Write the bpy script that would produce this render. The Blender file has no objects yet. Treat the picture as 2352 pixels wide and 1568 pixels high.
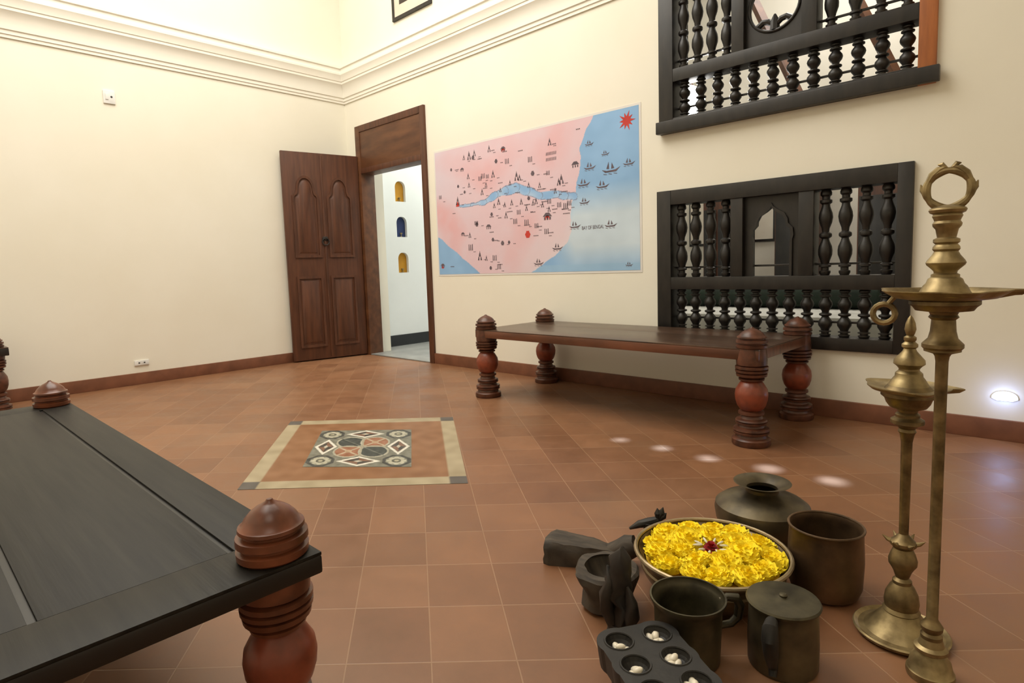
import bpy, bmesh, math, random
from mathutils import Vector, Matrix, noise
random.seed(7)
scene=bpy.context.scene
C=scene.collection
PI=math.pi
# ------------------------------------------------------------------ camera model
FP=1372.1; CXP=1176.0; CYP=746.4; PIT=0.0965; ROL=0.0315; YAW=0.7571; CH=0.9
CAM=Vector((5.828,-3.646,CH))
_F=Vector((0,math.cos(PIT),-math.sin(PIT)));_U=Vector((0,math.sin(PIT),math.cos(PIT)));_R=Vector((1,0,0))
_R2=_R*math.cos(ROL)-_U*math.sin(ROL);_U2=_U*math.cos(ROL)+_R*math.sin(ROL)
RZ=Matrix.Rotation(YAW,3,'Z')
def ray(u,v): return RZ@(_F+_R2*((u-CXP)/FP)-_U2*((v-CYP)/FP))
def floor_pt(u,v,z=0.0):
    d=ray(u,v); return CAM+d*((z-CH)/d.z)
def wall_pt(u,v,Y=0.0):
    d=ray(u,v); return CAM+d*((Y-CAM.y)/d.y)
def left_pt(u,v,X=0.0):
    d=ray(u,v); return CAM+d*((X-CAM.x)/d.x)
def cf(x,y,z=0.0):
    p=RZ@Vector((x,y,0)); return Vector((CAM.x+p.x,CAM.y+p.y,z))
def zat(v,x,y):
    w=-(v-CYP)/FP
    return CH+(w*.9953*y-.0315*x-.0963*y)/(.9949+.0963*w)
cd=bpy.data.cameras.new('camera'); cam=bpy.data.objects.new('camera',cd); C.objects.link(cam)
cd.sensor_width=36; cd.lens=FP/2352*36; cd.shift_y=-(784-CYP)/2352; cd.clip_start=0.02
r_,u_,f_=RZ@_R2,RZ@_U2,RZ@_F
M=Matrix(((r_.x,u_.x,-f_.x,CAM.x),(r_.y,u_.y,-f_.y,CAM.y),(r_.z,u_.z,-f_.z,CAM.z),(0,0,0,1)))
cam.matrix_world=M; scene.camera=cam
scene.view_settings.view_transform='Standard'
# ------------------------------------------------------------------ materials
def lin(c):
    return tuple(((x/255)/12.92 if x/255<=.04045 else ((x/255+.055)/1.055)**2.4) for x in c)+(1,)
def mat(name,c1,c2=None,rough=.5,metal=0,scale=8,bump=0,stretch=None,detail=4,spec=.5,coat=0):
    m=bpy.data.materials.new(name); m.use_nodes=True; nt=m.node_tree; b=nt.nodes['Principled BSDF']
    b.inputs['Roughness'].default_value=rough; b.inputs['Metallic'].default_value=metal
    b.inputs['Specular IOR Level'].default_value=spec; b.inputs['Coat Weight'].default_value=coat
    if c2 is None: c2=tuple(max(0,x*.9) for x in c1)
    tc=nt.nodes.new('ShaderNodeTexCoord'); mp=nt.nodes.new('ShaderNodeMapping')
    if stretch: mp.inputs['Scale'].default_value=stretch
    n=nt.nodes.new('ShaderNodeTexNoise'); n.inputs['Scale'].default_value=scale; n.inputs['Detail'].default_value=detail
    cr=nt.nodes.new('ShaderNodeValToRGB'); cr.color_ramp.elements[0].position=.3; cr.color_ramp.elements[1].position=.7
    cr.color_ramp.elements[0].color=lin(c2); cr.color_ramp.elements[1].color=lin(c1)
    L=nt.links.new
    L(tc.outputs['Object'],mp.inputs['Vector']);L(mp.outputs['Vector'],n.inputs['Vector']);L(n.outputs['Fac'],cr.inputs['Fac']);L(cr.outputs['Color'],b.inputs['Base Color'])
    if bump:
        bp=nt.nodes.new('ShaderNodeBump'); bp.inputs['Strength'].default_value=bump; bp.inputs['Distance'].default_value=.01
        L(n.outputs['Fac'],bp.inputs['Height']);L(bp.outputs['Normal'],b.inputs['Normal'])
    return m
def emit(name,c,s):
    m=bpy.data.materials.new(name); m.use_nodes=True; b=m.node_tree.nodes['Principled BSDF']
    b.inputs['Base Color'].default_value=lin(c); b.inputs['Emission Color'].default_value=lin(c); b.inputs['Emission Strength'].default_value=s
    return m
def vcol_mat(name,rough=.6):
    m=bpy.data.materials.new(name); m.use_nodes=True; nt=m.node_tree; b=nt.nodes['Principled BSDF']
    a=nt.nodes.new('ShaderNodeAttribute'); a.attribute_name='Col'; nt.links.new(a.outputs['Color'],b.inputs['Base Color'])
    b.inputs['Roughness'].default_value=rough; b.inputs['Specular IOR Level'].default_value=.25
    return m
M_wall=mat('cream_paint',(239,235,221),(234,229,212),.85,scale=1.2,spec=.2)
M_corn=mat('cornice_paint',(244,241,230),(240,235,222),.8,scale=2,spec=.2)
M_white=mat('white_paint',(240,242,240),(232,234,232),.8,scale=1.5,spec=.2)
M_hall=mat('hall_paint',(230,224,210),(220,212,196),.8,scale=1.5,spec=.2)
M_ceil=mat('ceiling_paint',(240,237,228),None,.9,scale=1)
M_base=mat('terracotta_skirting',(130,83,59),(106,66,46),.5,scale=9)
M_grey=mat('grey_floor',(150,150,145),(125,125,122),.35,scale=6)
M_blackskirt=mat('black_skirting',(40,42,44),None,.35)
M_door=mat('brown_door_wood',(98,58,36),(70,40,24),.5,scale=5,stretch=(6,6,.6),bump=.08)
M_lint=mat('worn_lintel_wood',(110,70,42),(76,44,25),.45,scale=4,stretch=(.8,4,3),bump=.1)
M_win=mat('blackened_wood',(38,33,29),(19,17,15),.42,scale=8,stretch=(3,3,1),bump=.1)
M_jamb=mat('lit_brown_wood',(196,118,58),(148,84,38),.45,scale=5,stretch=(5,5,.6))  # brown jamb wood with its lit orange brightness put into the colour
M_top=mat('bench_top_wood',(92,68,52),(54,40,31),.28,scale=6,stretch=(.5,7,1),bump=.05,detail=8)
M_edge=mat('bench_edge_wood',(118,72,50),(80,48,32),.34,scale=5,stretch=(.6,6,3))
M_leg=mat('dark_turned_wood',(104,62,43),(58,33,23),.38,scale=22,detail=6)
M_bulb=mat('red_lacquer_wood',(150,74,50),(98,46,31),.32,scale=14,detail=6)
M_bedtop=mat('black_bed_wood',(35,33,28),(12,11,10),.5,scale=7,stretch=(.4,7,1),bump=.14,detail=9,spec=.25)
M_bededge=mat('black_bed_edge',(26,24,22),(12,11,10),.42,scale=6,bump=.05)
M_bedfin=mat('bed_finial_wood',(128,72,47),(74,41,27),.3,scale=14,detail=6)
M_brass=mat('aged_brass',(172,153,111),(106,90,60),.44,.78,scale=26,bump=.09,detail=9)
M_brassd=mat('tarnished_brass',(146,126,88),(84,70,46),.46,.78,scale=28,bump=.09,detail=9)
M_bronze=mat('dark_bronze',(118,106,80),(48,42,32),.44,.6,scale=9,bump=.1,detail=9)
M_pitch=mat('greenish_bronze',(104,96,72),(40,37,28),.46,.6,scale=11,bump=.12,detail=9)
M_copper=mat('dark_copper',(124,98,71),(58,44,31),.44,.6,scale=8,bump=.08,detail=9)
M_iron=mat('black_iron',(54,50,45),(28,26,23),.55,.35,scale=18,bump=.15)
M_traym=mat('black_tray_wood',(34,31,27),(17,15,13),.5,scale=18,bump=.2)
M_oldwood=mat('old_grey_wood',(80,70,58),(42,36,30),.75,scale=12,stretch=(1,5,1),bump=.3)
M_darkwood=mat('dark_carved_wood',(50,43,36),(25,21,17),.6,scale=14,bump=.3)
M_bowl=mat('bowl_bronze',(148,129,97),(94,80,60),.42,.7,scale=10,bump=.04)
M_rim=mat('bowl_rim_metal',(184,167,135),(140,123,93),.4,.7,scale=14)
M_water=mat('bowl_petal_bed',(244,206,34),(224,176,14),.7,scale=40,bump=.4)
M_mari=mat('marigold_yellow',(255,238,70),(255,222,26),.9,scale=40,spec=.15)
M_red=mat('red_petal',(176,18,26),(130,8,16),.6,scale=30)
M_pet=mat('white_petal',(240,236,216),(220,214,190),.6,scale=30)
M_shell=mat('cowrie_shell',(244,238,222),(220,208,182),.35,scale=40)
M_plast=mat('white_plastic',(240,240,236),None,.4)
M_dark=mat('dark_slot',(60,60,60),None,.6)
M_paper=mat('paper_border',(228,224,218),(222,219,214),.7,scale=4)
M_ink=mat('brown_ink',(112,97,104),(84,72,82),.7)
M_inkr=mat('red_ink',(206,66,52),(186,50,42),.7)
M_print=mat('picture_print',(230,222,206),(212,200,180),.6,scale=3)
M_must=mat('mustard_niche',(206,150,34),(186,130,24),.7)
M_navy=mat('navy_niche',(40,56,104),(30,44,84),.7)
M_sheet=mat('white_sheet',(206,204,196),(178,176,168),.8,scale=6)
M_green=mat('green_cloth',(28,44,30),(18,30,20),.8,scale=9)
M_foot=emit('footlight_glass',(176,200,255),14)
M_bulbe=emit('lamp_globe',(255,252,246),30)
M_map=vcol_mat('map_paint',.6)
M_inlay=vcol_mat('inlay_tile',.45)
Sq=[floor_pt(*p) for p in [(668,968),(1040,958),(1075,1110),(545,1125)]]   # inlay corners on the floor
e1=((Sq[1]-Sq[0])+(Sq[2]-Sq[3]))*.5; e2=((Sq[0]-Sq[3])+(Sq[1]-Sq[2]))*.5; O=Sq[3]
det=e1.x*e2.y-e1.y*e2.x
inv=((e2.y/det,-e2.x/det),(-e1.y/det,e1.x/det))
def floor_mat():
    m=bpy.data.materials.new('terracotta_tiles'); m.use_nodes=True; nt=m.node_tree; b=nt.nodes['Principled BSDF']; L=nt.links.new
    g=nt.nodes.new('ShaderNodeNewGeometry'); sub=nt.nodes.new('ShaderNodeVectorMath'); sub.operation='SUBTRACT'; sub.inputs[1].default_value=(O.x,O.y,0)
    L(g.outputs['Position'],sub.inputs[0]); cmb=nt.nodes.new('ShaderNodeCombineXYZ')
    for k in range(2):
        dt=nt.nodes.new('ShaderNodeVectorMath'); dt.operation='DOT_PRODUCT'; dt.inputs[1].default_value=(inv[k][0]*5,inv[k][1]*5,0)
        L(sub.outputs[0],dt.inputs[0]); L(dt.outputs['Value'],cmb.inputs[k])
    br=nt.nodes.new('ShaderNodeTexBrick'); br.offset=0; br.squash=1
    br.inputs['Scale'].default_value=1; br.inputs['Brick Width'].default_value=1; br.inputs['Row Height'].default_value=1
    br.inputs['Mortar Size'].default_value=.013; br.inputs['Mortar Smooth'].default_value=.7; br.inputs['Bias'].default_value=0
    br.inputs['Color1'].default_value=lin((141,98,67)); br.inputs['Color2'].default_value=lin((125,84,56)); br.inputs['Mortar'].default_value=lin((154,117,87))
    L(cmb.outputs[0],br.inputs['Vector'])
    n=nt.nodes.new('ShaderNodeTexNoise'); n.inputs['Scale'].default_value=5.0; n.inputs['Detail'].default_value=10; n.inputs['Roughness'].default_value=.72; L(g.outputs['Position'],n.inputs['Vector'])
    cr=nt.nodes.new('ShaderNodeValToRGB'); cr.color_ramp.elements[0].position=.3; cr.color_ramp.elements[1].position=.72
    cr.color_ramp.elements[0].color=(.8,.81,.83,1); cr.color_ramp.elements[1].color=(1.08,1.08,1.08,1); L(n.outputs['Fac'],cr.inputs['Fac'])
    mx=nt.nodes.new('ShaderNodeMix'); mx.data_type='RGBA'; mx.blend_type='MULTIPLY'; mx.inputs['Factor'].default_value=1
    L(br.outputs['Color'],mx.inputs['A']);L(cr.outputs['Color'],mx.inputs['B'])
    n2=nt.nodes.new('ShaderNodeTexNoise'); n2.inputs['Scale'].default_value=1.6; n2.inputs['Detail'].default_value=6; L(g.outputs['Position'],n2.inputs['Vector'])
    c2=nt.nodes.new('ShaderNodeValToRGB'); c2.color_ramp.elements[0].position=.5; c2.color_ramp.elements[1].position=.85; c2.color_ramp.elements[0].color=(0,0,0,1); c2.color_ramp.elements[1].color=(.3,.3,.3,1); L(n2.outputs['Fac'],c2.inputs['Fac'])
    dm=nt.nodes.new('ShaderNodeMix'); dm.data_type='RGBA'; dm.inputs['B'].default_value=lin((146,120,92)); L(c2.outputs['Color'],dm.inputs['Factor']); L(mx.outputs['Result'],dm.inputs['A']); L(dm.outputs['Result'],b.inputs['Base Color'])
    mr=nt.nodes.new('ShaderNodeMapRange'); mr.inputs['From Min'].default_value=.3; mr.inputs['From Max'].default_value=.7; mr.inputs['To Min'].default_value=.34; mr.inputs['To Max'].default_value=.52; L(n.outputs['Fac'],mr.inputs['Value']); L(mr.outputs[0],b.inputs['Roughness'])
    bp=nt.nodes.new('ShaderNodeBump'); bp.inputs['Strength'].default_value=.15; bp.inputs['Distance'].default_value=.004; bp.invert=True
    L(br.outputs['Fac'],bp.inputs['Height']); L(bp.outputs['Normal'],b.inputs['Normal'])
    return m
M_floor=floor_mat()
# ------------------------------------------------------------------ mesh helpers
def box(bm,x0,x1,y0,y1,z0,z1):
    v=[bm.verts.new(p) for p in [(x0,y0,z0),(x1,y0,z0),(x1,y1,z0),(x0,y1,z0),(x0,y0,z1),(x1,y0,z1),(x1,y1,z1),(x0,y1,z1)]]
    for f in [(3,2,1,0),(4,5,6,7),(0,1,5,4),(1,2,6,5),(2,3,7,6),(3,0,4,7)]: bm.faces.new([v[i] for i in f])
def lathe(bm,prof,seg=32,rmod=None,cx=0,cy=0):
    rings=[]
    for i,(z,r) in enumerate(prof):
        if r<=1e-5: rings.append([bm.verts.new((cx,cy,z))]); continue
        rg=[]
        for k in range(seg):
            t=2*PI*k/seg; rr=r*(rmod(t,i) if rmod else 1); rg.append(bm.verts.new((cx+rr*math.cos(t),cy+rr*math.sin(t),z)))
        rings.append(rg)
    for a,b in zip(rings,rings[1:]):
        for k in range(seg):
            k2=(k+1)%seg
            if len(a)==1 and len(b)==1: break
            if len(a)==1: bm.faces.new((a[0],b[k2],b[k]))
            elif len(b)==1: bm.faces.new((a[k],a[k2],b[0]))
            else: bm.faces.new((a[k],a[k2],b[k2],b[k]))
    for rg,rev in ((rings[0],True),(rings[-1],False)):
        if len(rg)>2: bm.faces.new(rg[::-1] if rev else rg)
def tube(bm,pts,r,seg=10,closed=False):
    pts=[Vector(p) for p in pts]; n=len(pts); rings=[]; prev=None
    for i,p in enumerate(pts):
        if closed: t=(pts[(i+1)%n]-pts[i-1])
        else: t=pts[min(i+1,n-1)]-pts[max(i-1,0)]
        t.normalize()
        if prev is None:
            a=Vector((0,0,1)) if abs(t.z)<.9 else Vector((1,0,0)); u=t.cross(a).normalized()
        else: u=(prev-t*prev.dot(t)).normalized()
        prev=u; w=t.cross(u); rr=r[i] if isinstance(r,(list,tuple)) else r
        rings.append([bm.verts.new(p+u*(rr*math.cos(2*PI*k/seg))+w*(rr*math.sin(2*PI*k/seg))) for k in range(seg)])
    m=n if closed else n-1
    for i in range(m):
        a,b=rings[i],rings[(i+1)%n]
        for k in range(seg):
            k2=(k+1)%seg; bm.faces.new((a[k],a[k2],b[k2],b[k]))
    if not closed: bm.faces.new(rings[0][::-1]); bm.faces.new(rings[-1])
def prism(bm,poly,f0,f1):
    A=[bm.verts.new(f0(*p)) for p in poly]; B=[bm.verts.new(f1(*p)) for p in poly]; n=len(poly)
    bm.faces.new(A); bm.faces.new(B[::-1])
    for i in range(n): bm.faces.new((A[i],B[i],B[(i+1)%n],A[(i+1)%n]))
def sphere(bm,c,r,seg=16,rings=10,sc=(1,1,1)):
    m=Matrix.Translation(c)@Matrix.Diagonal((sc[0],sc[1],sc[2],1))
    bmesh.ops.create_uvsphere(bm,u_segments=seg,v_segments=rings,radius=r,matrix=m)
def roughen(bm,amp,sc,seed=0,zmin=.004):
    for v in bm.verts:
        if v.co.z<zmin: continue
        q=v.co*sc+Vector((seed*3.1,seed*1.7,seed)); v.co+=Vector((noise.noise(q),noise.noise(q+Vector((9,0,0))),noise.noise(q+Vector((0,9,0)))*.6))*amp
def obj(name,bm,m,parent=None,loc=None,rot=None,bev=0,smooth=35):
    if bev: bmesh.ops.bevel(bm,geom=bm.edges[:],offset=bev,segments=2,affect='EDGES',profile=.6,clamp_overlap=True)
    bmesh.ops.recalc_face_normals(bm,faces=bm.faces[:])
    me=bpy.data.meshes.new(name); bm.to_mesh(me); bm.free()
    if smooth:
        for p in me.polygons: p.use_smooth=True
        me.set_sharp_from_angle(angle=math.radians(smooth))
    o=bpy.data.objects.new(name,me); C.objects.link(o)
    me.materials.append(m)
    if parent: o.parent=parent
    if loc is not None: o.location=loc
    if rot is not None: o.rotation_euler=rot
    return o
def NB(): return bmesh.new()
def boxo(name,b,m,parent=None,bev=.003,**k):
    bm=NB(); box(bm,*b); return obj(name,bm,m,parent,bev=bev,**k)
def tag(o,label,cat,group=None):
    o['label']=label; o['category']=cat
    if group: o['group']=group
    return o
def thing(name,label,cat,loc=(0,0,0),rz=0,group=None):
    o=bpy.data.objects.new(name,None); o.empty_display_size=.1; C.objects.link(o); o.location=loc; o.rotation_euler=(0,0,rz)
    return tag(o,label,cat,group)
def struct(name,bm,m,**k):
    o=obj(name,bm,m,**k); o['kind']='structure'; return o
def sempty(name,loc=(0,0,0),rz=0):
    o=bpy.data.objects.new(name,None); C.objects.link(o); o.location=loc; o.rotation_euler=(0,0,rz); o['kind']='structure'; return o
def inst(src,parent,loc,rot=None):
    o=src.copy(); C.objects.link(o); o.parent=parent; o.location=loc
    if rot is not None: o.rotation_euler=rot
    return o
def boolcut(o,cutbm):
    me=bpy.data.meshes.new('cutter'); bmesh.ops.recalc_face_normals(cutbm,faces=cutbm.faces[:]); cutbm.to_mesh(me); cutbm.free()
    c=bpy.data.objects.new('cutter',me); C.objects.link(c)
    md=o.modifiers.new('cut','BOOLEAN'); md.operation='DIFFERENCE'; md.object=c; md.solver='EXACT'
    c.parent=o.parent; c.location=o.location; c.rotation_euler=o.rotation_euler
    bpy.context.view_layer.update()
    dg=bpy.context.evaluated_depsgraph_get(); nm=bpy.data.meshes.new_from_object(o.evaluated_get(dg))
    o.modifiers.clear(); o.data=nm; nm.name=o.name
    bpy.data.objects.remove(c); bpy.data.meshes.remove(me)
# ------------------------------------------------------------------ room shell
XM,YM,ZC=8.2,-5.6,4.8
DX0,DX1,DZ=0.20,1.36,2.425           # door frame outer
W1=(3.77,5.215,.382,1.368); W2=(3.79,5.29,1.733,2.69)
bm=NB(); box(bm,-.3,XM,YM,0.0,-.1,0); floor=struct('floor',bm,M_floor,smooth=0)
bm=NB(); box(bm,-1.5,XM,0.0,4.2,-.1,-.001); struct('floor_back',bm,M_grey,smooth=0)
bm=NB(); box(bm,-1.5,XM,YM-.2,4.2,ZC,ZC+.1); struct('ceiling',bm,M_ceil,smooth=0)
def holed_wall(name,x0,x1,z0,z1,holes,y0,y1,m):
    xs=sorted({x0,x1,*[h[0] for h in holes],*[h[1] for h in holes]}); zs=sorted({z0,z1,*[h[2] for h in holes],*[h[3] for h in holes]})
    bm=NB(); V={}
    def vt(x,y,z):
        k=(round(x,4),round(y,4),round(z,4))
        if k not in V: V[k]=bm.verts.new((x,y,z))
        return V[k]
    nx,nz=len(xs)-1,len(zs)-1
    S=[[not any(h[0]<=xs[i] and xs[i+1]<=h[1] and h[2]<=zs[j] and zs[j+1]<=h[3] for h in holes) for j in range(nz)] for i in range(nx)]
    g=lambda i,j: 0<=i<nx and 0<=j<nz and S[i][j]
    for i in range(nx):
        for j in range(nz):
            if not S[i][j]: continue
            a,b,c,d=xs[i],xs[i+1],zs[j],zs[j+1]
            bm.faces.new([vt(a,y0,c),vt(b,y0,c),vt(b,y0,d),vt(a,y0,d)]); bm.faces.new([vt(a,y1,c),vt(a,y1,d),vt(b,y1,d),vt(b,y1,c)])
            if not g(i-1,j): bm.faces.new([vt(a,y0,c),vt(a,y0,d),vt(a,y1,d),vt(a,y1,c)])
            if not g(i+1,j): bm.faces.new([vt(b,y0,c),vt(b,y1,c),vt(b,y1,d),vt(b,y0,d)])
            if not g(i,j-1): bm.faces.new([vt(a,y0,c),vt(a,y1,c),vt(b,y1,c),vt(b,y0,c)])
            if not g(i,j+1): bm.faces.new([vt(a,y0,d),vt(b,y0,d),vt(b,y1,d),vt(a,y1,d)])
    return struct(name,bm,m,smooth=0)
holed_wall('wall_right',0,XM,0,ZC,[(DX0,DX1,0,DZ),W1,W2],0,.3,M_wall)
bm=NB(); box(bm,-.3,0,YM,.3,0,ZC); struct('wall_left',bm,M_wall,smooth=0)
bm=NB(); box(bm,-.3,XM,YM-.2,YM,0,ZC); struct('wall_front',bm,M_wall,smooth=0)
bm=NB(); box(bm,XM,XM+.2,YM-.2,4.2,0,ZC); struct('wall_end',bm,M_wall,smooth=0)
PX=-.10
bm=NB(); box(bm,PX-.3,PX,.3,4.0,0,ZC); wp_=struct('wall_passage',bm,M_white,smooth=0)
bm=NB(); box(bm,-.4,XM,4.0,4.2,0,ZC); struct('wall_back',bm,M_hall,smooth=0)
bm=NB(); box(bm,1.62,1.74,.3,4.0,0,ZC); struct('wall_light_divider',bm,M_white,smooth=0)  # unseen wall, added to keep passage light and hall light apart
bm=NB(); box(bm,PX,PX+.015,.3,4.0,0,.13); struct('baseboard_passage',bm,M_blackskirt,smooth=0)
def arch(w,h,n=10):
    pts=[(-w/2,0),(w/2,0),(w/2,h*.68)]
    for k in range(1,n):
        t=k/n; pts.append((w/2*math.cos(t*PI/2)**.8, h*.68+h*.32*(math.sin(t*PI/2))))
    pts.append((0,h))
    return pts+[(-x,y) for x,y in pts[-2:1:-1]]
NY=left_pt(923,521,PX).y
cb=NB(); NZ=[]
for v in (440,521,603):
    p=left_pt(923,v,PX); zc=p.z; NZ.append(zc)
    prism(cb,arch(.15,.24),lambda a,b,zc=zc:(PX+.05,NY+a,zc-.12+b),lambda a,b,zc=zc:(PX-.11,NY+a,zc-.12+b))
boolcut(wp_,cb)
for i,zc in enumerate(NZ):
    bm=NB(); prism(bm,arch(.148,.237),lambda a,b:(PX-.04,NY+a,zc-.119+b),lambda a,b:(PX-.108,NY+a,zc-.119+b))
    obj('niche_lining',bm,[M_must,M_navy,M_must][i],wp_)
    bm=NB(); lathe(bm,[(0,.02),(.006,.022),(.012,.01),(.03,.008),(.04,.028),(.05,.03),(.052,.0)],16)
    o=obj('votive_lamp',bm,M_brass,loc=(PX-.022,NY,zc-.12))
    o.scale=(.6,.6,1)
    tag(o,['small brass lamp in the topmost mustard niche beyond the doorway','small brass lamp in the navy blue niche beyond the doorway','small brass lamp in the lowest mustard niche beyond the doorway'][i],'lamp')
bm=NB(); box(bm,DX1,XM,-.02,0,0,.1); struct('baseboard_right',bm,M_base,bev=.004)
bm=NB(); box(bm,0,.02,YM,0,0,.1); struct('baseboard_left',bm,M_base,bev=.004)
CP=[(0,2.700),(.018,2.700),(.018,2.722),(.03,2.726),(.03,2.752),(.045,2.758),(.05,2.79),(.06,2.83),(.08,2.865),(.105,2.885),(.105,2.905),(.115,2.91),(.125,2.945),(.145,2.97),(.145,2.99),(.13,2.995),(.13,3.03),(.15,3.035),(.15,3.055),(0,3.075)]
CP=[(d*.62,z) for d,z in CP]
def cornice(name,fa,fb):
    bm=NB(); A=[bm.verts.new(fa(d,z)) for d,z in CP]; B=[bm.verts.new(fb(d,z)) for d,z in CP]
    for i in range(len(CP)-1): bm.faces.new((A[i],A[i+1],B[i+1],B[i]))
    bm.faces.new(A);bm.faces.new(B[::-1])
    struct(name,bm,M_corn,smooth=25)
cornice('trim_1',lambda d,z:(d,-d,z),lambda d,z:(XM,-d,z))
cornice('trim_2',lambda d,z:(d,-d,z),lambda d,z:(d,YM,z))
# ------------------------------------------------------------------ floor inlay
def srgb_grid(name,nx,ny,pos,col,m,parent=None):
    me=bpy.data.meshes.new(name); V=[];F=[];K=[]
    for j in range(ny+1):
        for i in range(nx+1):
            s,t=i/nx,j/ny; V.append(pos(s,t)); K.append(lin(col(s,t)))
    for j in range(ny):
        for i in range(nx):
            a=j*(nx+1)+i; F.append((a,a+1,a+nx+2,a+nx+1))
    me.from_pydata(V,[],F); ca=me.color_attributes.new('Col','FLOAT_COLOR','POINT')
    for i,k in enumerate(K): ca.data[i].color=k
    me.materials.append(m); o=bpy.data.objects.new(name,me); C.objects.link(o)
    if parent: o.parent=parent
    return o
def bil(Q,s,t,z):   # Q = TL,TR,BR,BL
    p=(Q[3]*(1-s)+Q[2]*s)*(1-t)+(Q[0]*(1-s)+Q[1]*s)*t; return (p.x,p.y,z)
def col_border(s,t):
    w=.075; n=noise.noise(Vector((s*14,t*14,0)))*16
    ex=s<w or s>1-w; ey=t<w or t>1-w
    if ex and ey: c=(88,83,78)
    elif ex or ey: c=(164,150,122)
    else: c=(138,98,67)
    return tuple(max(0,x+n) for x in c)
srgb_grid('inlay_border',110,110,lambda s,t:bil(Sq,s,t,.0015),col_border,M_inlay,floor)
Q2=[floor_pt(*p) for p in [(740,990),(945,987),(945,1073),(695,1073)]]
def col_motif(s,t):
    x,y=(s-.5)*2,(t-.5)*2
    n=noise.noise(Vector((s*20,t*20,3)))*20
    c=(120,119,106)
    for cx in(-.72,.72):
        for cy in(-.72,.72):
            dx,dy=abs(x-cx),abs(y-cy); o=max(dx,dy,(dx+dy)*.74)
            d=math.hypot(dx,dy); ang=math.atan2(y-cy,x-cx)
            if o<.27: c=(72,72,68)
            if o<.20: c=(132,132,116)
            if d<.14+.05*abs(math.cos(4*ang)): c=(176,172,152)
            if d<.09: c=(98,97,85)
            if d<.045: c=(168,162,138)
    for cx,cy,rx,ry in((0,.74,.42,.23),(0,-.74,.42,.23),(-.74,0,.23,.42),(.74,0,.23,.42)):
        d=abs(x-cx)/rx+abs(y-cy)/ry
        if d<1: c=(214,210,196)
        if d<.72: c=(110,94,82)
        if d<.62: c=(126,96,78) if ((x-cx)*(y-cy)>0) else (72,69,64)
        if d<.2: c=(186,180,162)
    # interlaced quarter discs in the middle: two dark, two terracotta
    for k,(cx,cy) in enumerate(((-.25,.25),(.25,.25),(-.25,-.25),(.25,-.25))):
        dd=math.hypot(x-cx,y-cy)
        if dd<.31 and max(abs(x),abs(y))<.58:
            c=(70,74,70) if k in(0,3) else (150,106,82)
            if abs(dd-.29)<.022: c=(170,166,148)
            if k in(1,2) and abs(abs(x-cx)-abs(y-cy))<.03: c=(176,160,136)
            if k in(0,3) and abs((x-cx)+(y-cy)*(1 if k==0 else 1))<.02: c=(110,112,102)
            if dd<.07 and k in(1,2): c=(176,152,124)
    if (abs(x)<.022 and abs(y)<.52) or (abs(y)<.022 and abs(x)<.52): c=(160,154,134)
    return tuple(max(0,v+n) for v in c)
srgb_grid('inlay_motif',160,160,lambda s,t:bil(Q2,s,t,.0028),col_motif,M_inlay,floor)
# ------------------------------------------------------------------ doorway
d1=sempty('door_1',(0,0,0))
JW=.08
boxo('door_jamb',(DX0,DX0+JW,-.025,.14,0,DZ),M_lint,d1)
boxo('door_jamb',(DX1-.065,DX1,-.025,.1,0,DZ),M_door,d1)
boxo('lintel',(DX0+JW,DX1-.065,-.018,.14,1.93,DZ),M_lint,d1)
boxo('lintel_moulding',(DX0+JW,DX1-.065,-.026,-.016,1.93,1.985),M_door,d1)
boxo('lintel_moulding',(DX0+JW,DX1-.065,-.026,-.016,2.36,DZ),M_door,d1)
boxo('threshold',(DX0+JW,DX1-.065,-.02,.3,0,.012),M_grey,d1)
hx,hy=.235,-.032; tx,ty=.075,-.80
ln=math.hypot(tx-hx,ty-hy); an=math.atan2(ty-hy,tx-hx)
d2=sempty('door_2',(hx,hy,.012),an)          # local x from hinge to free edge, local +y faces the room
LW,LH=ln,2.105
boxo('door_leaf',(0,LW,-.035,0,0,LH),M_door,d2,bev=.004)
def frame_poly(bm,out,inn,y0,y1):
    n=len(out)
    A=[[bm.verts.new((p[0],y,p[1])) for p in L] for L,y in((out,y0),(out,y1),(inn,y1),(inn,y0))]
    for a,b in zip(A,A[1:]+A[:1]):
        for i in range(n): bm.faces.new((a[i],a[(i+1)%n],b[(i+1)%n],b[i]))
def scl(poly,k):
    cx=(min(p[0] for p in poly)+max(p[0] for p in poly))/2; cy=(min(p[1] for p in poly)+max(p[1] for p in poly))/2
    w=(max(p[0] for p in poly)-min(p[0] for p in poly))/2; h=(max(p[1] for p in poly)-min(p[1] for p in poly))/2
    return [(cx+(x-cx)*(w-k)/w,cy+(y-cy)*(h-k)/h) for x,y in poly]
def shoulder_arch(x0,x1,z0,z1):
    w=x1-x0; c=(x0+x1)/2; zs=z1-.20
    right=[(x1,zs),(x1-.012,zs+.015),(x1-.03,zs+.025),(x1-.042,zs+.05)]
    for k in range(0,9):
        t=k/8*PI/2; right.append((c+(w/2-.046)*math.cos(t),zs+.08+.12*math.sin(t)))
    pts=[(x0,z0),(x1,z0)]+right
    return pts+[(2*c-x,z) for x,z in right[-2::-1]]
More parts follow.
